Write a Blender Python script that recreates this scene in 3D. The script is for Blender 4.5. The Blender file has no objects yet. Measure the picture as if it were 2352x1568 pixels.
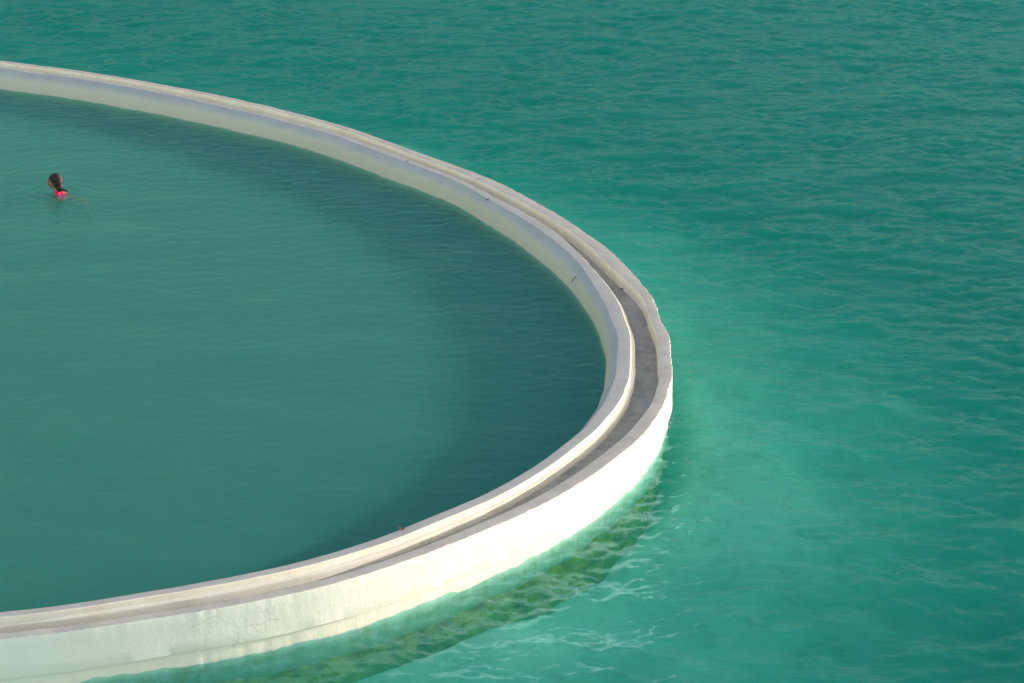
import bpy, bmesh, math, random
import numpy as np
from mathutils import Vector, Matrix

random.seed(4)
rng = np.random.default_rng(7)
sc = bpy.context.scene
COL = sc.collection
SEA_SLOPE, POOL_SLOPE = .165, .10
BED0, BED1, BED_TIP = .38, 3.2, .0
SKY, SUN, DUST, OZONE, EXPO, VB = .148, 1.9, 1.6, .5, 1.42, 4
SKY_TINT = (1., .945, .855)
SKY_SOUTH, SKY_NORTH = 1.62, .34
SEA_IOR, POOL_IOR = 1.33, 1.22
SEA_VOL = (.31, (.10, 1, .94), (.92, .36, .42))
SEA_TINT = (.74, 1, .96)
SEA_GLOSS, POOL_GLOSS = (.42, .70, .92), (.46, .84, .96)
BED_COL = ((.76, .77, .64), (.95, .95, .84))
POOL_VOL = (1.05, (.42, .95, .92), (1.17, .71, .78))
POOL_TINT = (.72, .98, .94)
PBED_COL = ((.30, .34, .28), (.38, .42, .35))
PBED_Z = -1.2
PERSON_LOC = (-7.56, 41.95, -.068)
# x, y and four widths (mm) along the wall
TRACE = [(-9763,50079,140,422,552,762),(-9583,49988,139,421,551,760),(-9403,49896,139,420,549,758),(-9223,49804,139,419,548,757),(-9044,49712,138,418,547,755),
(-8866,49618,138,417,546,754),(-8689,49523,137,416,545,753),(-8513,49428,137,416,544,752),(-8338,49330,137,415,544,751),(-8165,49232,136,415,543,750),
(-7992,49131,136,415,543,750),(-7822,49029,136,415,543,749),(-7652,48925,136,415,543,749),(-7484,48820,135,416,543,749),(-7317,48712,135,417,544,749),
(-7151,48603,135,418,544,749),(-6985,48493,134,419,545,749),(-6820,48381,134,421,547,750),(-6655,48268,134,423,548,750),(-6491,48153,134,426,550,750),
(-6327,48036,134,428,551,749),(-6165,47918,133,431,553,749),(-6005,47799,133,434,555,748),(-5846,47678,133,437,557,747),(-5688,47555,133,440,559,746),
(-5532,47432,133,443,561,744),(-5377,47306,133,446,563,742),(-5223,47180,133,449,565,739),(-5069,47052,133,451,566,736),(-4917,46923,133,453,567,733),
(-4765,46793,133,454,568,730),(-4613,46662,133,455,569,726),(-4463,46529,133,456,569,722),(-4314,46395,133,455,569,717),(-4166,46260,133,455,569,713),
(-4020,46124,133,453,568,708),(-3874,45986,134,451,567,703),(-3730,45846,134,448,566,699),(-3588,45705,135,445,564,694),(-3446,45562,135,441,562,690),
(-3307,45417,136,437,560,685),(-3169,45271,137,432,557,681),(-3035,45122,138,427,555,677),(-2904,44971,139,423,552,673),(-2777,44818,140,418,549,669),
(-2653,44663,142,413,546,666),(-2531,44507,144,409,544,663),(-2410,44349,146,405,541,661),(-2290,44191,148,401,539,659),(-2170,44031,151,398,537,657),
(-2050,43872,153,395,536,655),(-1930,43712,156,393,535,655),(-1811,43552,159,392,534,654),(-1691,43391,162,391,534,654),(-1571,43231,165,391,534,655),
(-1452,43071,168,391,534,655),(-1331,42911,172,392,535,656),(-1211,42750,175,395,537,658),(-1089,42590,179,399,538,659),(-967,42430,183,403,540,661),
(-845,42268,187,407,543,664),(-725,42107,192,412,546,667),(-607,41943,197,417,551,670),(-493,41779,203,423,556,674),(-384,41612,208,428,563,680),
(-279,41443,213,433,570,686),(-177,41274,217,437,579,693),(-77,41103,218,440,588,701),(10,40925,216,442,597,708),(99,40747,212,441,604,714),
(189,40567,206,436,609,719),(280,40388,200,430,610,722),(371,40208,195,425,611,727),(461,40029,193,422,611,732),(551,39850,192,420,612,738),
(637,39669,191,419,613,745),(721,39488,190,418,614,754),(801,39305,188,416,613,763),(878,39121,186,414,612,770),(953,38936,185,411,611,776),
(1026,38750,186,411,611,781),(1099,38563,187,415,613,786),(1172,38377,190,426,616,790),(1244,38190,193,442,621,793),(1314,38002,198,457,628,797),
(1381,37814,205,470,635,800),(1443,37624,212,479,640,803),(1500,37432,218,486,643,806),(1554,37239,220,492,646,808),(1605,37046,220,495,650,810),
(1653,36852,219,497,658,811),(1701,36658,212,497,668,814),(1747,36463,200,497,679,817),(1792,36268,185,496,690,820),(1835,36073,168,497,700,823),
(1876,35877,155,499,709,826),(1915,35681,146,501,716,828),(1951,35484,141,503,721,831),(1982,35286,137,503,722,832),(2004,35087,133,500,718,828),
(2017,34888,130,493,711,821),(2025,34688,130,485,701,811),(2031,34488,130,479,694,806),(2046,34289,131,480,691,809),(2070,34090,140,489,694,819),
(2096,33891,149,503,700,832),(2116,33693,158,514,706,845),(2122,33493,162,522,710,853),(2119,33293,163,525,712,858),(2111,33093,162,526,713,862),
(2102,32893,161,526,717,868),(2096,32693,162,529,723,876),(2092,32492,163,535,731,887),(2087,32292,165,541,738,896),(2076,32093,164,545,743,902),
(2057,31894,163,545,744,905),(2026,31696,160,542,744,903),(1989,31498,159,542,745,900),(1964,31300,159,545,748,897),(1928,31104,162,552,751,895),
(1888,30908,167,559,754,895),(1841,30714,174,564,755,894),(1787,30521,181,569,755,892),(1728,30330,188,572,753,889),(1668,30140,193,575,750,885),
(1603,29951,196,577,747,882),(1530,29765,198,578,744,879),(1449,29582,199,578,742,876),(1362,29401,199,577,740,873),(1273,29222,199,576,738,871),
(1183,29043,198,575,736,869),(1089,28867,198,573,735,867),(991,28693,197,571,733,865),(889,28520,196,569,731,863),(785,28349,195,567,730,861),
(679,28180,194,565,728,859),(569,28014,193,563,726,857),(455,27850,191,560,725,856),(336,27689,189,558,723,854),(213,27532,188,555,721,852),
(86,27377,186,553,719,850),(-47,27226,183,551,718,848),(-183,27079,181,549,716,846),(-322,26933,179,547,714,844),(-459,26788,177,545,712,842),
(-595,26643,175,544,709,840),(-734,26500,172,543,707,837),(-878,26361,170,542,705,835),(-1025,26225,168,541,703,833),(-1176,26093,166,541,700,830),
(-1329,25965,164,541,698,828),(-1485,25840,162,540,695,825),(-1645,25719,161,540,693,823),(-1808,25603,159,539,690,820),(-1975,25493,157,539,688,818),
(-2145,25389,156,538,685,815),(-2319,25289,155,538,683,813),(-2495,25195,153,537,681,811),(-2674,25105,152,536,678,808),(-2855,25019,151,536,676,806),
(-3037,24936,150,535,674,804),(-3220,24855,149,534,673,803),(-3404,24777,149,534,671,801),(-3589,24700,148,533,669,799),(-3774,24624,147,533,668,798),
(-3960,24550,147,532,667,797),(-4146,24478,146,532,665,795),(-4333,24408,146,532,664,794),(-4521,24342,146,532,664,794),(-4712,24285,145,533,663,793),
(-4906,24234,145,533,662,792),]
RIM, POOL, SEA, FLOOR = 0.34, 0.0, -0.28, -3.0
SUN_AZ, SUN_EL = math.radians(21.0), math.radians(9.5)

# ------------------------------------------------------------------ helpers
def tag(o, label=None, cat=None, group=None, kind=None):
    if label: o['label'] = label
    if cat: o['category'] = cat
    if group: o['group'] = group
    if kind: o['kind'] = kind
    return o

def empty(name, loc=(0, 0, 0)):
    o = bpy.data.objects.new(name, None); COL.objects.link(o); o.location = loc
    o.empty_display_size = .2
    return o

def link_mesh(name, me, mat=None, parent=None):
    o = bpy.data.objects.new(name, me); COL.objects.link(o)
    if mat: me.materials.append(mat)
    if parent: o.parent = parent
    return o

def np_mesh(name, verts, quads, smooth=True):
    me = bpy.data.meshes.new(name)
    nv, nf = len(verts), len(quads)
    me.vertices.add(nv); me.vertices.foreach_set('co', np.asarray(verts, np.float32).ravel())
    me.loops.add(nf * 4); me.loops.foreach_set('vertex_index', np.asarray(quads, np.int32).ravel())
    me.polygons.add(nf)
    me.polygons.foreach_set('loop_start', np.arange(nf, dtype=np.int32) * 4)
    me.update(calc_edges=True)
    me.polygons.foreach_set('use_smooth', np.full(nf, smooth))
    me.update()
    return me

class Nodes:
    def __init__(self, name):
        self.m = bpy.data.materials.new(name); self.m.use_nodes = True
        self.t = self.m.node_tree; self.t.nodes.clear()
        self.out = self.t.nodes.new('ShaderNodeOutputMaterial')
    def n(self, typ, **kw):
        nd = self.t.nodes.new(typ)
        for k, v in kw.items():
            if hasattr(nd, k): setattr(nd, k, v)
            else: nd.inputs[k.replace('_', ' ')].default_value = v
        return nd
    def l(self, a, b): self.t.links.new(a, b)
    def noise(self, scale, detail=4, rough=.55, vec=None, dist=0):
        nd = self.n('ShaderNodeTexNoise'); nd.inputs['Scale'].default_value = scale
        nd.inputs['Detail'].default_value = detail; nd.inputs['Roughness'].default_value = rough
        nd.inputs['Distortion'].default_value = dist
        if vec is not None: self.l(vec, nd.inputs['Vector'])
        return nd.outputs['Fac']
    def ramp(self, fac, stops):
        nd = self.n('ShaderNodeValToRGB'); cr = nd.color_ramp
        while len(cr.elements) < len(stops): cr.elements.new(.5)
        for e, (p, c) in zip(cr.elements, stops):
            e.position = p; e.color = (c, c, c, 1) if not hasattr(c, '__len__') else (*c, 1)
        self.l(fac, nd.inputs['Fac']); return nd.outputs['Color']
    def mix(self, fac, a, b, mode='MIX'):
        nd = self.n('ShaderNodeMix'); nd.data_type = 'RGBA'; nd.blend_type = mode
        for s, v in ((nd.inputs[0], fac), (nd.inputs[6], a), (nd.inputs[7], b)):
            if hasattr(v, 'links'): self.l(v, s)
            else: s.default_value = (*v, 1) if hasattr(v, '__len__') else v
        return nd.outputs[2]
    def math(self, op, a, b=0.):
        nd = self.n('ShaderNodeMath', operation=op)
        for s, v in ((nd.inputs[0], a), (nd.inputs[1], b)):
            if hasattr(v, 'links'): self.l(v, s)
            else: s.default_value = v
        return nd.outputs[0]
    def coords(self, scale=(1, 1, 1)):
        tc = self.n('ShaderNodeTexCoord'); mp = self.n('ShaderNodeMapping')
        mp.inputs['Scale'].default_value = scale
        self.l(tc.outputs['Object'], mp.inputs['Vector']); return mp.outputs['Vector']
    def uv(self, scale=(1, 1, 1)):
        tc = self.n('ShaderNodeTexCoord'); mp = self.n('ShaderNodeMapping')
        mp.inputs['Scale'].default_value = scale
        self.l(tc.outputs['UV'], mp.inputs['Vector']); return mp.outputs['Vector']
    def z(self):
        tc = self.n('ShaderNodeNewGeometry'); s = self.n('ShaderNodeSeparateXYZ')
        self.l(tc.outputs['Position'], s.inputs[0]); return s.outputs[2]
    def bump(self, height, strength, dist=.02, normal=None):
        b = self.n('ShaderNodeBump'); b.inputs['Strength'].default_value = strength
        b.inputs['Distance'].default_value = dist; self.l(height, b.inputs['Height'])
        if normal is not None: self.l(normal, b.inputs['Normal'])
        return b.outputs['Normal']
    def principled(self, color, rough=.6, normal=None, **kw):
        p = self.n('ShaderNodeBsdfPrincipled')
        if hasattr(color, 'links'): self.l(color, p.inputs['Base Color'])
        else: p.inputs['Base Color'].default_value = (*color, 1)
        if hasattr(rough, 'links'): self.l(rough, p.inputs['Roughness'])
        else: p.inputs['Roughness'].default_value = rough
        for k, v in kw.items(): p.inputs[k.replace('_', ' ')].default_value = v
        if normal is not None: self.l(normal, p.inputs['Normal'])
        self.l(p.outputs[0], self.out.inputs['Surface']); return p

# ------------------------------------------------------------------ materials
def mr3_(N, zz):
    m = N.n('ShaderNodeMapRange'); N.l(zz, m.inputs[0])
    m.inputs[1].default_value = SEA + .0; m.inputs[2].default_value = SEA - .10
    return m.outputs[0]
def m_outer_plaster():
    N = Nodes('white_painted_plaster'); c = N.coords()
    base = N.mix(N.ramp(N.noise(1.1, 5, .6, c), [(.35, 0.), (.7, 1.)]), OUTER_A, OUTER_B)
    drip = N.ramp(N.noise(1., 4, .6, N.uv((9, .55, 1))), [(.55, 0.), (.8, 1.)])
    base = N.mix(N.math('MULTIPLY', drip, .26), base, (.60, .62, .56))
    vo = N.n('ShaderNodeTexVoronoi'); vo.feature = 'DISTANCE_TO_EDGE'; vo.inputs['Scale'].default_value = 1.7
    wv = N.n('ShaderNodeMix'); wv.data_type = 'RGBA'; wv.inputs[0].default_value = .12
    N.l(c, wv.inputs[6]); nz = N.n('ShaderNodeTexNoise'); nz.inputs['Scale'].default_value = 5; N.l(c, nz.inputs['Vector']); N.l(nz.outputs['Color'], wv.inputs[7])
    N.l(wv.outputs[2], vo.inputs['Vector'])
    crack = N.math('MULTIPLY', N.ramp(vo.outputs['Distance'], [(.0, 1.), (.010, 0.)]), N.ramp(N.noise(1.3, 3, .6, c), [(.54, 0.), (.62, 1.)]))
    base = N.mix(N.math('MULTIPLY', crack, .6), base, (.38, .36, .32))
    speck = N.ramp(N.noise(38, 3, .7, c), [(.715, 0.), (.75, 1.)])
    base = N.mix(N.math('MULTIPLY', speck, .55), base, (.36, .32, .26))
    wob = N.math('MULTIPLY', N.math('SUBTRACT', N.noise(5, 3, .6, c), .5), .09)
    zz = N.math('ADD', N.z(), wob)
    mr = N.n('ShaderNodeMapRange'); N.l(zz, mr.inputs[0])
    mr.inputs[1].default_value = SEA + .16; mr.inputs[2].default_value = SEA + .02
    base = N.mix(N.math('MULTIPLY', mr.outputs[0], .5), base, (.80, .765, .66))
    spk = N.ramp(N.noise(26, 3, .7, N.coords((1, 1, .4))), [(.70, 0.), (.76, 1.)])
    base = N.mix(N.math('MULTIPLY', N.math('MULTIPLY', spk, mr.outputs[0]), .5), base, (.42, .31, .15))
    mr2 = N.n('ShaderNodeMapRange'); N.l(zz, mr2.inputs[0])
    mr2.inputs[1].default_value = SEA - .20; mr2.inputs[2].default_value = SEA - .36
    base = N.mix(N.math('MULTIPLY', mr3_(N, zz), .85), base, (.48, .55, .50))
    weed = N.math('MULTIPLY', N.ramp(N.noise(6, 4, .65, N.coords((1, 1, .5))), [(.40, 0.), (.62, 1.)]), mr3_(N, zz))
    base = N.mix(N.math('MULTIPLY', weed, .6), base, (.34, .38, .16))
    base = N.mix(mr2.outputs[0], base, (.30, .34, .16))
    h = N.math('ADD', N.math('MULTIPLY', N.noise(7, 5, .6, c), .9), N.math('MULTIPLY', N.noise(45, 4, .7, c), .25))
    h = N.math('ADD', h, N.math('MULTIPLY', N.noise(1., 3, .5, N.uv((14, 3, 1))), .3))
    lump = N.ramp(N.noise(13, 2, .5, c, .6), [(.60, 0.), (.70, 1.)])
    h = N.math('ADD', h, N.math('MULTIPLY', lump, .10))
    N.principled(base, .62, N.bump(h, .42, .016), Specular_IOR_Level=.3)
    return N.m

def m_concrete(name, a, b, grain=.35, spots=0.):
    N = Nodes(name); c = N.coords()
    base = N.mix(N.ramp(N.noise(2.2, 5, .65, c), [(.32, 0.), (.7, 1.)]), a, b)
    g = N.ramp(N.noise(60, 5, .75, c), [(.3, .75), (.7, 1.15)])
    base = N.mix(grain, base, g, 'MULTIPLY')
    if spots:
        s = N.ramp(N.noise(19, 4, .7, c), [(.66, 0.), (.74, 1.)])
        base = N.mix(N.math('MULTIPLY', s, spots), base, (.20, .17, .14))
    h = N.math('ADD', N.math('MULTIPLY', N.noise(9, 4, .6, c), .6), N.math('MULTIPLY', N.noise(70, 4, .7, c), .3))
    N.principled(base, .75, N.bump(h, .5, .012), Specular_IOR_Level=.25)
    return N.m

def m_gutter():
    N = Nodes('stained_gutter_concrete'); c = N.coords()
    base = N.mix(N.ramp(N.noise(1.6, 6, .68, c, .4), [(.30, 0.), (.68, 1.)]), (.34, .305, .28), (.56, .51, .465))
    streak = N.ramp(N.noise(1., 5, .7, N.uv((2.6, 5.0, 1)), 1.6), [(.50, 0.), (.78, 1.)])
    base = N.mix(N.math('MULTIPLY', streak, .7), base, (.13, .115, .10))
    pale = N.ramp(N.noise(1., 4, .6, N.uv((2.2, 3.5, 1)), .8), [(.60, 0.), (.68, 1.)])
    base = N.mix(N.math('MULTIPLY', pale, .5), base, (.55, .53, .52))
    h = N.math('ADD', N.math('MULTIPLY', N.noise(12, 5, .65, c), .7), N.math('MULTIPLY', N.noise(80, 3, .7, c), .2))
    N.principled(base, .7, N.bump(h, .5, .012), Specular_IOR_Level=.3)
    return N.m

def m_channel_side():
    N = Nodes('bounce_tinted_channel_plaster'); c = N.coords()
    base = N.mix(N.ramp(N.noise(3, 5, .6, c), [(.3, 0.), (.7, 1.)]), (.76, .645, .50), (.84, .755, .63))  # tan base paints in the warm light bouncing between the two walls
    drip = N.ramp(N.noise(1., 5, .65, N.uv((12, .5, 1))), [(.52, 0.), (.75, 1.)])
    base = N.mix(N.math('MULTIPLY', drip, .35), base, (.42, .36, .29))
    N.principled(base, .7, N.bump(N.noise(18, 5, .65, c), .45, .012), Specular_IOR_Level=.25)
    return N.m

def m_pool_wall():
    N = Nodes('smooth_cream_pool_plaster'); c = N.coords()
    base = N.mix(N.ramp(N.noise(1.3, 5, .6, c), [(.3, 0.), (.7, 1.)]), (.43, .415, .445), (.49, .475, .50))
    drip = N.ramp(N.noise(1., 4, .6, N.uv((6, .3, 1))), [(.58, 0.), (.8, 1.)])
    base = N.mix(N.math('MULTIPLY', drip, .12), base, (.5, .49, .42))
    wob = N.math('MULTIPLY', N.math('SUBTRACT', N.noise(4, 3, .6, c), .5), .07)
    mr = N.n('ShaderNodeMapRange'); N.l(N.math('ADD', N.z(), wob), mr.inputs[0])
    mr.inputs[1].default_value = .285; mr.inputs[2].default_value = .19
    base = N.mix(N.math('MULTIPLY', mr.outputs[0], .9), base, (.60, .545, .43))
    mr2 = N.n('ShaderNodeMapRange'); N.l(N.math('ADD', N.z(), wob), mr2.inputs[0])
    mr2.inputs[1].default_value = .01; mr2.inputs[2].default_value = -.12
    base = N.mix(N.math('MULTIPLY', mr2.outputs[0], .8), base, (.40, .42, .24))
    h = N.math('ADD', N.math('MULTIPLY', N.noise(5, 4, .55, c), .7), N.math('MULTIPLY', N.noise(50, 3, .6, c), .12))
    N.principled(base, .55, N.bump(h, .4, .018), Specular_IOR_Level=.3)
    return N.m

def m_algae():
    N = Nodes('olive_algae_crust'); c = N.coords()
    base = N.mix(N.ramp(N.noise(3.5, 5, .7, c), [(.35, 0.), (.65, 1.)]), (.30, .185, .010), (.76, .50, .045))
    N.principled(base, .9, N.bump(N.noise(14, 5, .7, c), .8, .05), Specular_IOR_Level=.1)
    return N.m

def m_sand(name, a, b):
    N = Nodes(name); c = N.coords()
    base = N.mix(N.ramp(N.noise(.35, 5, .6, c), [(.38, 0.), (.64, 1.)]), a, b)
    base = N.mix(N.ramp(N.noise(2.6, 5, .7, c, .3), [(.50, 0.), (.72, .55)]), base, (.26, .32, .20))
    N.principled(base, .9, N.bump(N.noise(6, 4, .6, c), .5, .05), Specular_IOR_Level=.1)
    return N.m

def m_water(name, ior, density, scatter, absorb, ripples, tint=(1, 1, 1), gloss=(1, 1, 1), rough=.02):
    N = Nodes(name)
    h = None; nrm = None
    for sx, sy, det, st, dist in ripples:
        nz = N.noise(1., det, .55, N.coords((sx, sy, 1)), .35)
        nrm = N.bump(nz, st, dist, nrm)
    fr = N.n('ShaderNodeFresnel'); fr.inputs['IOR'].default_value = ior; N.l(nrm, fr.inputs['Normal'])
    gl = N.n('ShaderNodeBsdfGlossy'); gl.inputs['Roughness'].default_value = rough; gl.inputs['Color'].default_value = (*gloss, 1); N.l(nrm, gl.inputs['Normal'])
    tr = N.n('ShaderNodeBsdfTransparent'); tr.inputs['Color'].default_value = (*tint, 1)
    mx = N.n('ShaderNodeMixShader'); N.l(N.math('MINIMUM', fr.outputs[0], .32), mx.inputs[0]); N.l(tr.outputs[0], mx.inputs[1]); N.l(gl.outputs[0], mx.inputs[2])
    N.l(mx.outputs[0], N.out.inputs['Surface'])
    vs = N.n('ShaderNodeVolumeScatter'); vs.inputs['Density'].default_value = density; vs.inputs['Color'].default_value = (*scatter, 1)
    va = N.n('ShaderNodeVolumeAbsorption'); va.inputs['Density'].default_value = 1.
    va.inputs['Density'].default_value = max(absorb)
    va.inputs['Color'].default_value = (*[1 - a / max(absorb) for a in absorb], 1)
    ad = N.n('ShaderNodeAddShader'); N.l(vs.outputs[0], ad.inputs[0]); N.l(va.outputs[0], ad.inputs[1])
    N.l(ad.outputs[0], N.out.inputs['Volume'])
    try: N.m.cycles.homogeneous_volume = True
    except Exception: pass
    try: N.m.cycles.volume_sampling = 'MULTIPLE_IMPORTANCE'
    except Exception: pass
    return N.m

def m_simple(name, a, b, rough, scale=20, bump=.2, **kw):
    N = Nodes(name); c = N.coords()
    base = N.mix(N.ramp(N.noise(scale, 4, .6, c), [(.3, 0.), (.7, 1.)]), a, b)
    N.principled(base, rough, N.bump(N.noise(scale * 3, 3, .6, c), bump, .004), **kw)
    return N.m

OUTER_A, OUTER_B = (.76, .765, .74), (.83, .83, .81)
M_OUT = m_outer_plaster()
M_COP = m_concrete('grey_concrete_coping', (.45, .42, .405), (.58, .545, .525), .45, .35)
M_CHS = m_channel_side()
M_GUT = m_gutter()
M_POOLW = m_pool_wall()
M_ICOP = m_concrete('pale_plaster_coping', (.43, .415, .42), (.51, .495, .50), .3, .12)
M_LEDGE = m_concrete('cream_plaster_ledge', (.74, .68, .58), (.80, .76, .69), .25, .08)
M_ALG = m_algae()
M_BED = m_sand('pale_sea_bed', *BED_COL)
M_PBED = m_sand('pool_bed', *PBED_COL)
M_SEA = m_water('sea_water', SEA_IOR, *SEA_VOL,
                [(3.2, 5.5, 3, .35, .05), (11, 17, 3, .30, .012)], SEA_TINT, SEA_GLOSS)
M_POOL = m_water('pool_water', POOL_IOR, *POOL_VOL,
                 [(4., 9., 3, .16, .03), (13, 30, 3, .22, .008)], POOL_TINT, POOL_GLOSS)

# ------------------------------------------------------------------ plan of the basin wall
T = np.array(TRACE, float) / 1000.
def bez(p0, p1, p2, p3, n):
    t = np.linspace(0, 1, n + 2)[1:-1, None]
    return (1-t)**3*p0 + 3*t*(1-t)**2*p1 + 3*t*t*(1-t)*p2 + t**3*p3
def unit(v): return v / np.hypot(*v)
Pv = T[:, :2]
t0, t1 = unit(Pv[-1] - Pv[-6]), unit(Pv[5] - Pv[0])
mid = np.array([-18.6, 38.6]); tm = np.array([-.25, .97])
ext = np.vstack([bez(Pv[-1], Pv[-1] + t0*6, mid - tm*6.5, mid, 22), mid[None],
                 bez(mid, mid + tm*5.5, Pv[0] - t1*4.5, Pv[0], 22)])
offs_end = np.linspace(0, 1, len(ext))[:, None] * (T[0, 2:] - T[-1, 2:]) + T[-1, 2:]
CTRL = np.vstack([T, np.hstack([ext, offs_end])])            # closed loop
def catmull(C, per):
    n = len(C); out = []
    L = np.hypot(*(np.roll(C, -1, 0) - C)[:, :2].T)
    for i in range(n):
        p0, p1, p2, p3 = C[i-1], C[i], C[(i+1) % n], C[(i+2) % n]
        vis = i < len(T)
        k = max(1, int(round(L[i] / (per if vis else .25))))
        for j in range(k):
            t = j / k
            out.append(.5*((2*p1) + (-p0+p2)*t + (2*p0-5*p1+4*p2-p3)*t*t + (-p0+3*p1-3*p2+p3)*t**3))
    return np.array(out)
ST = catmull(CTRL, .04)
NS = len(ST)
tg = np.roll(ST, -2, 0)[:, :2] - np.roll(ST, 2, 0)[:, :2]
tg /= np.hypot(*tg.T)[:, None]
NRM = np.stack([-tg[:, 1], tg[:, 0]], 1)                       # towards the pool
cen = np.array([-8., 37.])
if ((cen - ST[:, :2]) * NRM).sum() < 0: NRM = -NRM
SL = np.r_[0, np.cumsum(np.hypot(*np.diff(ST[:, :2], axis=0).T))]
def lumpy(scale, amp, seed):
    r = np.random.default_rng(seed); k = int(SL[-1] / scale) + 2
    v = r.normal(0, 1, k); v[-1] = v[0]
    x = SL / SL[-1] * (k - 1); i = np.minimum(x.astype(int), k - 2); t = x - i; t = t*t*(3-2*t)
    return amp * (v[i]*(1-t) + v[i+1]*t)
OB, OC, OD, OE = ST[:, 2], ST[:, 3], ST[:, 4], ST[:, 5]
TOPZ = RIM + lumpy(1.3, .004, 1) + lumpy(.25, .0015, 2)
ITOP = RIM + lumpy(1.0, .004, 3) + lumpy(.3, .0015, 4)
chip = np.clip(lumpy(.09, 1, 5) - 1.35, 0, 1) * .018           # small chips out of the outer lip
rag = lumpy(.06, .003, 6)

def loft(name, rings, mat, parent, sharp=38, closed=True, cap=False):
    """rings: list of (offset array, z array) walked along the profile, outside to inside"""
    R = len(rings); V = np.zeros((R, NS, 3)); vv = np.zeros(R)
    for r, (o, z) in enumerate(rings):
        o = np.broadcast_to(o, (NS,)); z = np.broadcast_to(z, (NS,))
        V[r, :, :2] = ST[:, :2] + NRM * o[:, None]; V[r, :, 2] = z
        if r: vv[r] = vv[r-1] + np.hypot(*(V[r] - V[r-1]).mean(0)[[0, 2]]) + abs(np.mean(V[r, :, 2] - V[r-1, :, 2])) * .5
    idx = np.arange(R * NS).reshape(R, NS)
    a, b = idx[:-1], idx[1:]
    Q = np.stack([a, np.roll(a, -1, 1), np.roll(b, -1, 1), b], -1).reshape(-1, 4)
    v = V.reshape(-1, 3)
    p = v[Q[0]]
    q = np.cross(v[Q[:, 1]] - v[Q[:, 0]], v[Q[:, 3]] - v[Q[:, 0]])
    me = np_mesh(name, v, Q)
    uvl = me.uv_layers.new(name='UVMap')
    u = np.concatenate([SL, [SL[-1] + .25]])
    ju = np.stack([np.arange(NS), np.arange(NS) + 1, np.arange(NS) + 1, np.arange(NS)], -1)
    UV = np.zeros((R - 1, NS, 4, 2))
    UV[..., 0] = u[ju][None]
    UV[..., 1] = np.stack([vv[:-1], vv[:-1], vv[1:], vv[1:]], -1)[:, None, :]
    uvl.data.foreach_set('uv', UV.astype(np.float32).ravel())
    bm = bmesh.new(); bm.from_mesh(me); bmesh.ops.recalc_face_normals(bm, faces=bm.faces); bm.to_mesh(me); bm.free()
    me.set_sharp_from_angle(angle=math.radians(sharp))
    return link_mesh(name, me, mat, parent)

wall = tag(empty('pool_wall', (float(ST[0, 0]) * 0, 0, 0)),
           'curved white concrete pool wall with a narrow open gutter along its top', 'wall')
lip = .008
ow = loft('outer_wall', [
    (.07, -3.2), (.06, SEA - .34), (.045 + rag, SEA - .05), (.04 + rag, SEA + .10), (.036, RIM - .475), (.034, RIM - .458),
    (.0, RIM - .452), (-.004 + lumpy(.5, .002, 9), RIM - .445), (-.002 + lumpy(.7, .003, 10), RIM - .30), (lumpy(.8, .003, 11), RIM - .12),
    (rag + chip*.5, TOPZ - .012 - chip), (rag + lip*.4 + chip, TOPZ - .003 - chip*.6),
], M_OUT, wall)
cop = loft('coping', [
    (rag + lip*.4 + chip, TOPZ - .003 - chip*.6), (rag + lip + chip*1.4, TOPZ), (rag + lip + chip*1.4 + .006, TOPZ + .0005), (OB * .5, TOPZ + .001), (OB - .016, TOPZ), (OB - .008, TOPZ - .0005), (OB - .002, TOPZ - .004),
], M_COP, ow, sharp=22)
tag(cop, 'grey rough concrete coping')
chs = loft('channel_side', [
    (OB - .002, TOPZ - .004), (OB, TOPZ - .012), (OB + .006 + lumpy(.4, .003, 12), RIM - .09), (OB + .014, RIM - .165), (OB + .03, RIM - .19),
], M_CHS, ow)
tag(chs, 'drip stained inner face towards the gutter, its tan painted in for bounced light')
gut = loft('gutter_floor', [
    (OB + .0, RIM - .178), (OB + .05, RIM - .172 + lumpy(.5, .003, 13)), (OC * .5 + OB * .5, RIM - .176 + lumpy(.6, .003, 14)), (OC - .04, RIM - .168 + lumpy(.4, .003, 15)), (OC + .0, RIM - .17),
], M_GUT, wall)
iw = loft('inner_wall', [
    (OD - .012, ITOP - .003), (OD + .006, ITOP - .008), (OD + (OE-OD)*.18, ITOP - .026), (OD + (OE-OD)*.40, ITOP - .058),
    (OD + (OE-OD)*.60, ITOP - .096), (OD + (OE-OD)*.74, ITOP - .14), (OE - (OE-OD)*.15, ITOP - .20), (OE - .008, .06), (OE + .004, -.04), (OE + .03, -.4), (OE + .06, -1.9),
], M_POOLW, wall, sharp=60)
led = loft('ledge', [
    (OC - .052, RIM - .20), (OC - .056 + lumpy(.3, .003, 16), RIM - .10), (OC - .054, RIM - .084), (OC - .050, RIM - .078), (OC - .044, RIM - .076), (OC - .012, RIM - .074 + lumpy(.4, .002, 17)),
    (OC - .002, RIM - .070), (OC + .0, RIM - .062), (OC + .0 + lumpy(.3, .002, 18), ITOP - .012), (OC + .008, ITOP - .003),
], M_LEDGE, iw, sharp=28)
icop = loft('coping', [
    (OC + .008, ITOP - .003), (OC + .013, ITOP), (OC + .022, ITOP), (OD - .03, ITOP - .002), (OD - .012, ITOP - .003),
], M_ICOP, iw, sharp=22)
tag(icop, 'flat pale grey top of the inner wall')
tag(led, 'cream stepped ledge on the gutter side')
naz = np.degrees(np.arctan2(-NRM[:, 1], -NRM[:, 0]))
FM = np.clip((-12 - naz) / 22, 0, 1) * np.clip((naz + 150) / 20, 0, 1)      # 1 on the near side
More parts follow.
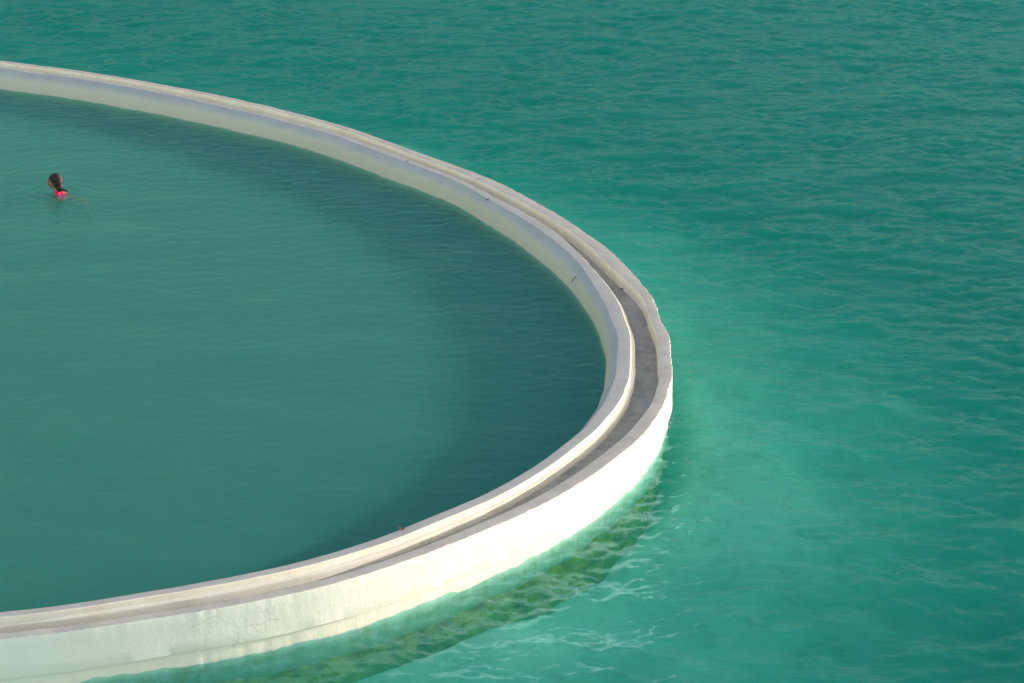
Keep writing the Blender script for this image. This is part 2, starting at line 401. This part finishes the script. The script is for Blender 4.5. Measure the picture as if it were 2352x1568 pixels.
foot = loft('footing', [
    (.10, SEA - .26), (.05 - (.03 - lumpy(.3, .02, 19)) * FM, SEA - .30 + lumpy(.2, .03, 20)), (.05 - (.09 - lumpy(.2, .02, 41)) * FM, SEA - .33 + lumpy(.16, .03, 42)),
    (.05 - (.15 - lumpy(.3, .03, 21)) * FM, SEA - .37 + lumpy(.22, .035, 22)), (.05 - (.22 - lumpy(.3, .03, 43)) * FM, SEA - .41 + lumpy(.17, .05, 44)),
    (.05 - (.29 - lumpy(.4, .04, 23)) * FM, SEA - .44 + lumpy(.15, .06, 24)), (.05 - (.37 - lumpy(.3, .05, 25)) * FM, SEA - .48 + lumpy(.19, .07, 26)),
    (.05 - (.48 - lumpy(.4, .06, 27)) * FM, SEA - .56 + lumpy(.24, .07, 28)), (.05 - .7 * FM, SEA - .9), (.05 - .8 * FM, -3.2),
], M_ALG, wall, sharp=80)
tag(foot, 'olive green algae covered footing under the sea water')

# ------------------------------------------------------------------ distance to the wall line, inside test
def poly_off(off):
    return ST[:, :2] + NRM * np.broadcast_to(off, (NS,))[:, None]
def inside(poly, X, Y):
    p = poly[::3]; q = np.roll(p, -1, 0); c = np.zeros(X.shape, bool)
    x0, x1 = p[:, 0].min(), p[:, 0].max(); y0, y1 = p[:, 1].min(), p[:, 1].max()
    box = (X > x0) & (X < x1) & (Y > y0) & (Y < y1)
    xs, ys = X[box], Y[box]; cc = np.zeros(xs.shape, bool)
    for (ax, ay), (bx, by) in zip(p, q):
        if ay == by: continue
        m = (ay > ys) != (by > ys)
        cc[m] ^= xs[m] < (bx - ax) * (ys[m] - ay) / (by - ay) + ax
    c[box] = cc
    return c
def wall_dist(X, Y):
    p = ST[::8, :2]; d = np.full(X.shape, 1e9)
    for a, b in p: d = np.minimum(d, (X - a)**2 + (Y - b)**2)
    return np.sqrt(d)

# ------------------------------------------------------------------ wave field (FFT tile, sampled at real positions)
class Waves:
    def __init__(self, L, n, lam_peak, power, spread, direction, slope, seed, cutoff, chop=.6, lam_max=None):
        r = np.random.default_rng(seed); self.L, self.n = L, n
        k1 = np.fft.fftfreq(n, L / n) * 2 * np.pi
        KX, KY = np.meshgrid(k1, k1); K = np.hypot(KX, KY); K[0, 0] = 1e9
        kp = 2 * np.pi / lam_peak
        S = np.exp(-(kp / K)**2) * K**(-power)
        cosd = (KX * direction[0] + KY * direction[1]) / K
        S *= (spread + (1 - spread) * cosd**2)
        S *= np.exp(-(K * cutoff / (2*np.pi))**2)
        if lam_max: S[K < 2*np.pi/lam_max] = 0
        S[0, 0] = 0
        A = np.sqrt(S) * (r.normal(size=(n, n)) + 1j * r.normal(size=(n, n)))
        h = np.fft.ifft2(A).real
        sx = np.fft.ifft2(1j * KX * np.fft.fft2(h)).real
        sy = np.fft.ifft2(1j * KY * np.fft.fft2(h)).real
        f = slope / np.sqrt((sx**2 + sy**2).mean())
        H = np.fft.fft2(h * f)
        self.h = h * f
        self.dx = np.fft.ifft2(-1j * KX / K * H).real * chop
        self.dy = np.fft.ifft2(-1j * KY / K * H).real * chop
    def sample(self, X, Y):
        u = (X / self.L * self.n) % self.n; v = (Y / self.L * self.n) % self.n
        i = np.floor(u).astype(int) % self.n; j = np.floor(v).astype(int) % self.n
        a, b = u - np.floor(u), v - np.floor(v); i2, j2 = (i + 1) % self.n, (j + 1) % self.n
        f = lambda F: (F[j, i]*(1-a) + F[j, i2]*a)*(1-b) + (F[j2, i]*(1-a) + F[j2, i2]*a)*b
        return f(self.h), f(self.dx), f(self.dy)

def axis(lo, hi, d, far, g=1.22):
    core = np.arange(lo, hi, d); up = [core[-1]]; s = d
    while up[-1] < far[1]: s *= g; up.append(up[-1] + s)
    dn = [core[0]]; s = d
    while dn[-1] > far[0]: s *= g; dn.append(dn[-1] - s)
    return np.concatenate([dn[:0:-1], core, up[1:]])

def sheet(name, xs, ys, keep_fn, height_fn, mat):
    X, Y = np.meshgrid(xs, ys)
    keep = keep_fn(X, Y)
    Z, DX, DY = height_fn(X, Y)
    n, m = X.shape
    idx = np.arange(n * m).reshape(n, m)
    Q = np.stack([idx[:-1, :-1], idx[:-1, 1:], idx[1:, 1:], idx[1:, :-1]], -1)
    kq = keep[:-1, :-1] | keep[:-1, 1:] | keep[1:, 1:] | keep[1:, :-1]
    Q = Q[kq]
    used = np.unique(Q); rm = np.zeros(n * m, int); rm[used] = np.arange(len(used))
    V = np.stack([X + DX, Y + DY, Z], -1).reshape(-1, 3)[used]
    return link_mesh(name, np_mesh(name, V, rm[Q]), mat)

wave_dir = (.16, -.99)
sea_w = Waves(44., 1400, 1.25, 3.75, .25, wave_dir, SEA_SLOPE, 11, .075, .8)
gust_w = Waves(60., 256, 7., 3.0, .8, (.5, .5), 1., 78, 1.5, .0); gust_w.h /= gust_w.h.std()
chop_w = Waves(20., 800, .44, 3.4, .5, (.45, -.9), .30, 80, .06, .7)
swell_s = Waves(50., 512, 3.2, 4.2, .2, (.3, -.95), .035, 79, .6, .0)
sea_hole = poly_off(.22)
def sea_keep(X, Y): return ~inside(sea_hole, X, Y)
def sea_h(X, Y):
    h, dx, dy = sea_w.sample(X, Y)
    gx = np.gradient(X, axis=1); gy = np.gradient(Y, axis=0)
    fade = np.clip(1.6 - np.maximum(gx, gy) / .3, 0, 1)
    d = wall_dist(X, Y); near = .75 + .25 * np.clip(d / 3., 0, 1)
    gust = np.clip(1. + .22 * gust_w.sample(X, Y)[0], .5, 1.5)
    sw = swell_s.sample(X, Y)[0] * np.clip(1.6 - np.maximum(gx, gy) / .6, 0, 1)
    fade = fade * near * gust
    hc, cx, cy_ = chop_w.sample(X, Y)
    nr = np.exp(-(d / 3.0)**2) * np.clip((35 - Y) / 5, .2, 1) * np.clip(1.6 - np.maximum(gx, gy) / .3, 0, 1)
    return SEA + h * fade + sw + hc * nr, dx * fade + cx * nr, dy * fade + cy_ * nr
sea = sheet('sea', axis(-13.2, 13.6, .036, (-2600, 2600)), axis(20.2, 62.5, .05, (-900, 4200)), sea_keep, sea_h, M_SEA)
tag(sea, 'turquoise rippled sea water outside the pool wall', kind='structure')

pool_w = Waves(30., 1024, .34, 3.3, .16, (.10, -.99), POOL_SLOPE, 23, .09, .4)
swell = Waves(30., 256, 2.6, 4., .3, (.2, -.98), .018, 5, .6, .2)
pool_edge = poly_off(OE - .10)
def pool_keep(X, Y): return inside(pool_edge, X, Y)
def pool_h(X, Y):
    h, dx, dy = pool_w.sample(X, Y); s = swell.sample(X, Y)[0]
    amp = .58 + .62 * np.clip((Y - 30 + .8 * X) / 10, 0, 1)
    amp = amp * np.clip((X + 13) / 3, 0, 1)
    r = np.hypot(X - PERSON_LOC[0] - .08, Y - PERSON_LOC[1])
    ring = .007 * np.sin((r - .1) * 2 * np.pi / .24) * np.exp(-((r - .30) / .45)**2)
    return POOL + h * amp + s + ring, dx * amp, dy * amp
pool = sheet('pool_water', axis(-11.6, 1.7, .032, (-19.5, 1.75), 1.2), axis(24., 50.6, .045, (23.2, 52.)), pool_keep, pool_h, M_POOL)
tag(pool, 'calm teal water inside the pool', kind='structure')

# beds under the water
bed_w = Waves(60., 512, 5., 3.2, .9, (.5, .5), 1., 77, .5, .0)
bed_w.h /= bed_w.h.std()
def bed_h(X, Y):
    d = wall_dist(X, Y); ins = inside(poly_off(.3), X, Y)
    tip = np.exp(-(((X - 3.5) / 4.5)**2 + ((Y - 31.) / 6.)**2))
    z = SEA - BED0 - BED1 * (1 - np.exp(-(np.maximum(d - .4, 0) / 8.5)**2)) + BED_TIP * tip * np.clip(d / 3, 0, 1)
    z = z - .30 * np.clip(1 - d / .42, 0, 1)
    z = z + (.03 + .035 * np.clip((d - .3) / 3, 0, 1)) * bed_w.sample(X, Y)[0] * np.clip(20 / (1 + np.abs(X) * .1), 0, 1)
    z = np.where(ins, -3.15, z)
    return z, 0 * X, 0 * X
bed = sheet('seabed', axis(-22, 14, .16, (-2600, 2600), 1.3), axis(16, 64, .16, (-900, 4200), 1.3), lambda X, Y: np.ones(X.shape, bool), bed_h, M_BED)
tag(bed, 'pale sandy sea bed', kind='structure')
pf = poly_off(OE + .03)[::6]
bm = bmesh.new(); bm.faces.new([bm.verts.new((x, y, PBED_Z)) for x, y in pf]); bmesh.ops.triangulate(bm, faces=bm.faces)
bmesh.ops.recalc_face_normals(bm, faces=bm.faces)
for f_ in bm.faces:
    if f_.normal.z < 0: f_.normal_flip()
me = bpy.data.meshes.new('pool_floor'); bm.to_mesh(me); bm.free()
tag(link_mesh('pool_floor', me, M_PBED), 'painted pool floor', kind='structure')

# ------------------------------------------------------------------ swimmer
M_SKIN = m_simple('tanned_skin', (.27, .125, .07), (.35, .17, .10), .5, 30, .1)
M_HAIR = m_simple('wet_dark_hair', (.006, .004, .003), (.018, .010, .006), .65, 40, .5)
M_SUIT = m_simple('pink_swim_fabric', (.70, .010, .11), (.78, .025, .16), .5, 60, .2)
M_STRAP = m_simple('dark_strap', (.008, .014, .02), (.015, .02, .03), .4, 60, .2)
M_LIP = m_simple('lips', (.36, .09, .08), (.4, .1, .09), .4, 60, .1)
M_EYE = m_simple('dark_eye', (.02, .012, .01), (.03, .02, .015), .2, 60, .05)

_UNIT = {}
def unit_ball(seg):
    if seg not in _UNIT:
        t = bmesh.new(); bmesh.ops.create_uvsphere(t, u_segments=seg, v_segments=seg // 2, radius=1)
        t.verts.index_update()
        _UNIT[seg] = ([v.co.copy() for v in t.verts], [tuple(v.index for v in f.verts) for f in t.faces]); t.free()
    return _UNIT[seg]
class Balls:
    def __init__(self): self.v, self.f = [], []
    def to_mesh(self, me): me.from_pydata(self.v, [], self.f)
    def free(self): pass
def blob(bm, c, r, rot=(0, 0, 0), seg=24):
    M = Matrix.Translation(c) @ Matrix.Rotation(rot[2], 4, 'Z') @ Matrix.Rotation(rot[1], 4, 'Y') @ Matrix.Rotation(rot[0], 4, 'X') @ Matrix.Diagonal((*r, 1))
    V, F = unit_ball(seg); k = len(bm.v)
    bm.v += [tuple(M @ v) for v in V]; bm.f += [tuple(i + k for i in f) for f in F]
def limb(bm, a, b, ra, rb, n=9):
    a, b = Vector(a), Vector(b)
    for i in range(n):
        t = i / (n - 1); blob(bm, a.lerp(b, t), (ra + (rb - ra) * t,) * 3, seg=14)
def fused(name, bm, voxel, mat, parent, smooth=4):
    me = bpy.data.meshes.new(name); bm.to_mesh(me); bm.free()
    o = link_mesh(name, me, mat, parent)
    md = o.modifiers.new('r', 'REMESH'); md.mode = 'VOXEL'; md.voxel_size = voxel; md.use_smooth_shade = True
    ms = o.modifiers.new('s', 'SMOOTH'); ms.iterations = smooth; ms.factor = .5
    bpy.context.view_layer.update()
    dg = bpy.context.evaluated_depsgraph_get()
    me2 = bpy.data.meshes.new_from_object(o.evaluated_get(dg)); o.modifiers.clear(); o.data = me2; me2.name = name
    return o

# local frame: faces -X, head centre at origin height .24 over the water
person = tag(empty('person', PERSON_LOC), 'dark haired swimmer in a pink top, head and shoulders out of the pool water', 'person')
person.rotation_euler.z = math.radians(-4)
bm = Balls()
blob(bm, (.012, 0, .285), (.098, .074, .090))                  # skull
blob(bm, (-.028, 0, .240), (.066, .060, .088))                 # face
blob(bm, (-.050, 0, .176), (.034, .036, .032))                 # jaw and chin
blob(bm, (-.020, 0, .190), (.050, .052, .036))
blob(bm, (-.098, 0, .243), (.022, .014, .014), (0, .5, 0))     # nose
limb(bm, (-.086, 0, .275), (-.102, 0, .243), .011, .014, 5)
blob(bm, (-.086, 0, .294), (.014, .045, .012))                 # brow
blob(bm, (-.086, 0, .212), (.014, .024, .008)); blob(bm, (-.084, 0, .199), (.013, .021, .008))
for s in (-1, 1):
    blob(bm, (-.070, s * .036, .232), (.022, .022, .020))      # cheeks
    blob(bm, (.012, s * .076, .238), (.017, .009, .032), (0, .2, 0))
limb(bm, (.020, 0, .20), (.045, 0, .06), .056, .060)           # neck
for s in (-1, 1):
    limb(bm, (.05, s * .03, .075), (.075, s * .165, .005), .052, .058)     # shoulders
    limb(bm, (.07, s * .17, .0), (-.02, s * .30, -.18), .052, .042)        # upper arm under water
    limb(bm, (-.02, s * .30, -.18), (-.25, s * .24, -.20), .040, .030)
    hand = Vector((-.30, s * .235, -.21)); blob(bm, hand, (.050, .038, .016))
    for k in range(4):
        y = s * (.205 + .018 * k); ln = (.055, .068, .072, .058)[k]
        limb(bm, (-.335, y, -.212), (-.345 - ln, y, -.226), .0095, .007, 7)
    limb(bm, (-.285, s * .20, -.212), (-.325, s * .170, -.222), .011, .008, 6)
limb(bm, (.07, 0, .0), (.22, 0, -.055), .105, .100)             # trunk leaning back to the right
blob(bm, (.12, 0, -.018), (.15, .155, .085), (0, .34, 0))
limb(bm, (.22, 0, -.055), (.41, 0, -.12), .098, .105)
blob(bm, (.46, 0, -.14), (.12, .155, .10), (0, .35, 0))
for s in (-1, 1):
    limb(bm, (.49, s * .085, -.16), (.72, s * .13, -.46), .082, .055)
    limb(bm, (.72, s * .13, -.46), (.92, s * .12, -.80), .052, .034)
    limb(bm, (.92, s * .12, -.80), (1.05, s * .13, -.90), .034, .018, 6)
body = fused('body', bm, .0065, M_SKIN, person, 3)
for s in (-1, 1):
    b2 = Balls(); blob(b2, (-.083, s * .031, .268), (.010, .013, .0075), seg=12)
    me = bpy.data.meshes.new('eye'); b2.to_mesh(me); b2.free(); link_mesh('eye', me, M_EYE, person)
b2 = Balls(); blob(b2, (-.0925, 0, .212), (.010, .021, .0055), seg=14); blob(b2, (-.0905, 0, .200), (.009, .018, .006), seg=14)
me = bpy.data.meshes.new('mouth'); b2.to_mesh(me); b2.free(); link_mesh('mouth', me, M_LIP, person)
bm = Balls()
blob(bm, (.034, 0, .302), (.110, .092, .094))
blob(bm, (.072, 0, .245), (.078, .086, .110))
blob(bm, (.088, 0, .175), (.066, .080, .100))
blob(bm, (.088, 0, .110), (.044, .060, .055))
for k in range(13):
    a = -1.25 + 2.5 * k / 12
    limb(bm, (.03 + .075 * math.cos(a), .078 * math.sin(a), .30), (.074 + .046 * math.cos(a), .064 * math.sin(a), .085 + .012 * math.sin(k * 2.3)), .013, .007, 9)
for s in (-1, 1):
    limb(bm, (-.045, s * .062, .325), (.0, s * .078, .275), .018, .014, 6)
    limb(bm, (.0, s * .078, .275), (.032, s * .075, .18), .014, .012, 7)
hair = fused('hair', bm, .006, M_HAIR, person, 2)
bm = Balls()
limb(bm, (.10, -.02, .135), (.165, -.06, .128), .018, .021, 7); limb(bm, (.165, -.06, .128), (.235, -.08, .124), .022, .015, 7)
fused('ponytail', bm, .005, M_STRAP, person, 2)
bm = Balls()
for s in (-1, 1):
    limb(bm, (.062, s * .075, .062), (.090, s * .150, .018), .052, .056, 9)
blob(bm, (.115, 0, -.004), (.140, .160, .090), (0, .30, 0))
limb(bm, (.06, -.06, .055), (.06, .06, .055), .052, .052, 7)
fused('swim_top', bm, .007, M_SUIT, person, 3)

# ------------------------------------------------------------------ small litter on the wall
M_LEAF = m_simple('dry_brown_leaf', (.16, .07, .03), (.28, .14, .06), .7, 30, .4)
M_TWIG = m_simple('dark_twig', (.05, .035, .03), (.10, .07, .06), .8, 40, .4)
def leaf_obj(name, loc, rz, L, w, curl, mat):
    n = 9; V = []; F = []
    for i in range(n):
        t = i / (n - 1); ww = w * math.sin(math.pi * min(1, t * .97 + .02))**.8
        x = (t - .5) * L; z = curl * (2 * t - 1)**2 + .004
        for j in range(5):
            s = (j - 2) / 2; V.append((x, s * ww, z + .45 * abs(s) * ww))
    for i in range(n - 1):
        for j in range(4):
            a = i * 5 + j; F.append((a, a + 1, a + 6, a + 5))
    me = bpy.data.meshes.new(name); me.from_pydata(V, [], F)
    o = link_mesh(name, me, mat); o.location = loc; o.rotation_euler = (0, 0, rz)
    md = o.modifiers.new('solid', 'SOLIDIFY'); md.thickness = .0012
    for p in me.polygons: p.use_smooth = True
    return o
def twig_obj(name, pts, r, mat):
    bm = bmesh.new(); rings = []
    for i, p in enumerate(pts):
        p = Vector(p); q = Vector(pts[min(i + 1, len(pts) - 1)]) - Vector(pts[max(i - 1, 0)]); q.normalize()
        e1 = q.cross(Vector((0, 0, 1))); e1 = e1.normalized() if e1.length > .01 else Vector((1, 0, 0)); e2 = q.cross(e1)
        rr = r * (1 - .6 * i / (len(pts) - 1))
        rings.append([bm.verts.new(p + e1 * rr * math.cos(k) + e2 * rr * math.sin(k)) for k in (0, 1.05, 2.09, 3.14, 4.19, 5.24)])
    for a, b in zip(rings, rings[1:]):
        for k in range(6): bm.faces.new((a[k], a[(k + 1) % 6], b[(k + 1) % 6], b[k]))
    bm.faces.new(rings[0]); bm.faces.new(rings[-1][::-1])
    me = bpy.data.meshes.new(name); bm.to_mesh(me); bm.free()
    return link_mesh(name, me, mat)
from mathutils.bvhtree import BVHTree
def top_z(o, x, y):
    me = o.data; t = BVHTree.FromPolygons([v.co[:] for v in me.vertices], [p.vertices[:] for p in me.polygons])
    h = t.ray_cast(Vector((x, y, 3)), Vector((0, 0, -1)))[0]
    return h.z if h else RIM
x, y = -1.22, 26.966
o = leaf_obj('dry_leaf', (x, y, top_z(icop, x, y) + .003), -.5, .085, .020, .022, M_LEAF)
tag(o, 'curled dry brown leaf lying on the near stretch of the wall top', 'leaf', 'litter on the wall')
x, y = .915, 36.62
o = twig_obj('twig', [(-.04, -.14, .008), (-.02, -.07, .024), (.02, .0, .045), (.06, .06, .055)], .008, M_TWIG)
o.location = (x, y, top_z(iw, x, y) - .012); tag(o, 'thin dark bent twig on the rounded pool edge beside the widest dark water', 'twig', 'litter on the wall')
x, y = -.396, 40.351
o = leaf_obj('dry_leaf', (x, y, top_z(iw, x, y) + .004), .7, .09, .016, .015, M_TWIG)
tag(o, 'dark narrow leaf on the rounded edge of the far half of the wall', 'leaf', 'litter on the wall')
x, y = -1.751, 42.608
o = leaf_obj('dry_leaf', (x, y, top_z(iw, x, y) + .004), 1.0, .07, .016, .015, M_TWIG)
tag(o, 'small dark leaf on the wall, farthest of the litter from the camera', 'leaf', 'litter on the wall')
x, y = 1.579, 36.192
o = leaf_obj('dry_leaf', (x, y, top_z(gut, x, y) + .003), .3, .06, .022, .012, M_TWIG)
tag(o, 'dark leaf scrap lying in the grey gutter floor', 'leaf', 'litter on the wall')

# ------------------------------------------------------------------ light, sky, camera
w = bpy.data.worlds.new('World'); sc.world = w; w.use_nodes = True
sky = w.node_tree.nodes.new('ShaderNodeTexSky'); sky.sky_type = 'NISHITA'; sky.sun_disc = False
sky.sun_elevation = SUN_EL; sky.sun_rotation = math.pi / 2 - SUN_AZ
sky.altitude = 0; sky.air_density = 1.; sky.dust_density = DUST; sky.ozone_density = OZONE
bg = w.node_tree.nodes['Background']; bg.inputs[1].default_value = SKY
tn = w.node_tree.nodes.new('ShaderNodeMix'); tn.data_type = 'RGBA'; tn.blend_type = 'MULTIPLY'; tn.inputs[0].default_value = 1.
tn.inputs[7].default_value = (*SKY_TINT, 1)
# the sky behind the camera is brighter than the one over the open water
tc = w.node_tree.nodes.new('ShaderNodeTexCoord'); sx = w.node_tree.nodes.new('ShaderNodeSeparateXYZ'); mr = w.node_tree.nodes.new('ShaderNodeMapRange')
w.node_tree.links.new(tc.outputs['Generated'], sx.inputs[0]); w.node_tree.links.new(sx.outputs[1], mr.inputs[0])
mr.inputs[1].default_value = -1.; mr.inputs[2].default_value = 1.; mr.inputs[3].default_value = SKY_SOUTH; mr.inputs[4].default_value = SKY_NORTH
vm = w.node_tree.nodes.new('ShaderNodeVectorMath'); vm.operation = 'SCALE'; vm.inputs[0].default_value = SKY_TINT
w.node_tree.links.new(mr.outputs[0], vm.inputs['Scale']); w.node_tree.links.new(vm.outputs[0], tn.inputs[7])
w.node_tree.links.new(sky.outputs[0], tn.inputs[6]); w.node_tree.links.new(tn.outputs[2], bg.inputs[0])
su = bpy.data.lights.new('sun', 'SUN'); su.energy = SUN; su.angle = math.radians(.5); su.color = (1., .90, .78)
so = bpy.data.objects.new('sun', su); COL.objects.link(so)
d = Vector((math.cos(SUN_AZ) * math.cos(SUN_EL), math.sin(SUN_AZ) * math.cos(SUN_EL), math.sin(SUN_EL)))
so.rotation_euler = d.to_track_quat('Z', 'Y').to_euler(); so.location = d * 30

cd = bpy.data.cameras.new('camera'); cd.sensor_width = 36; cd.lens = 18 / math.tan(math.radians(11)); cd.clip_end = 6000
cam = bpy.data.objects.new('camera', cd); COL.objects.link(cam)
cam.location = (0, 0, 11.84); cam.rotation_euler = (math.radians(90 - 19), 0, 0)
sc.camera = cam
sc.view_settings.view_transform = 'Standard'; sc.view_settings.look = 'None'
sc.view_settings.exposure = EXPO; sc.view_settings.gamma = 1
cy = sc.cycles
cy.use_denoising = True
cy.max_bounces = 8; cy.diffuse_bounces = 3; cy.glossy_bounces = 3; cy.volume_bounces = VB; cy.transparent_max_bounces = 12
cy.caustics_reflective = False; cy.caustics_refractive = False
cy.sample_clamp_indirect = 6
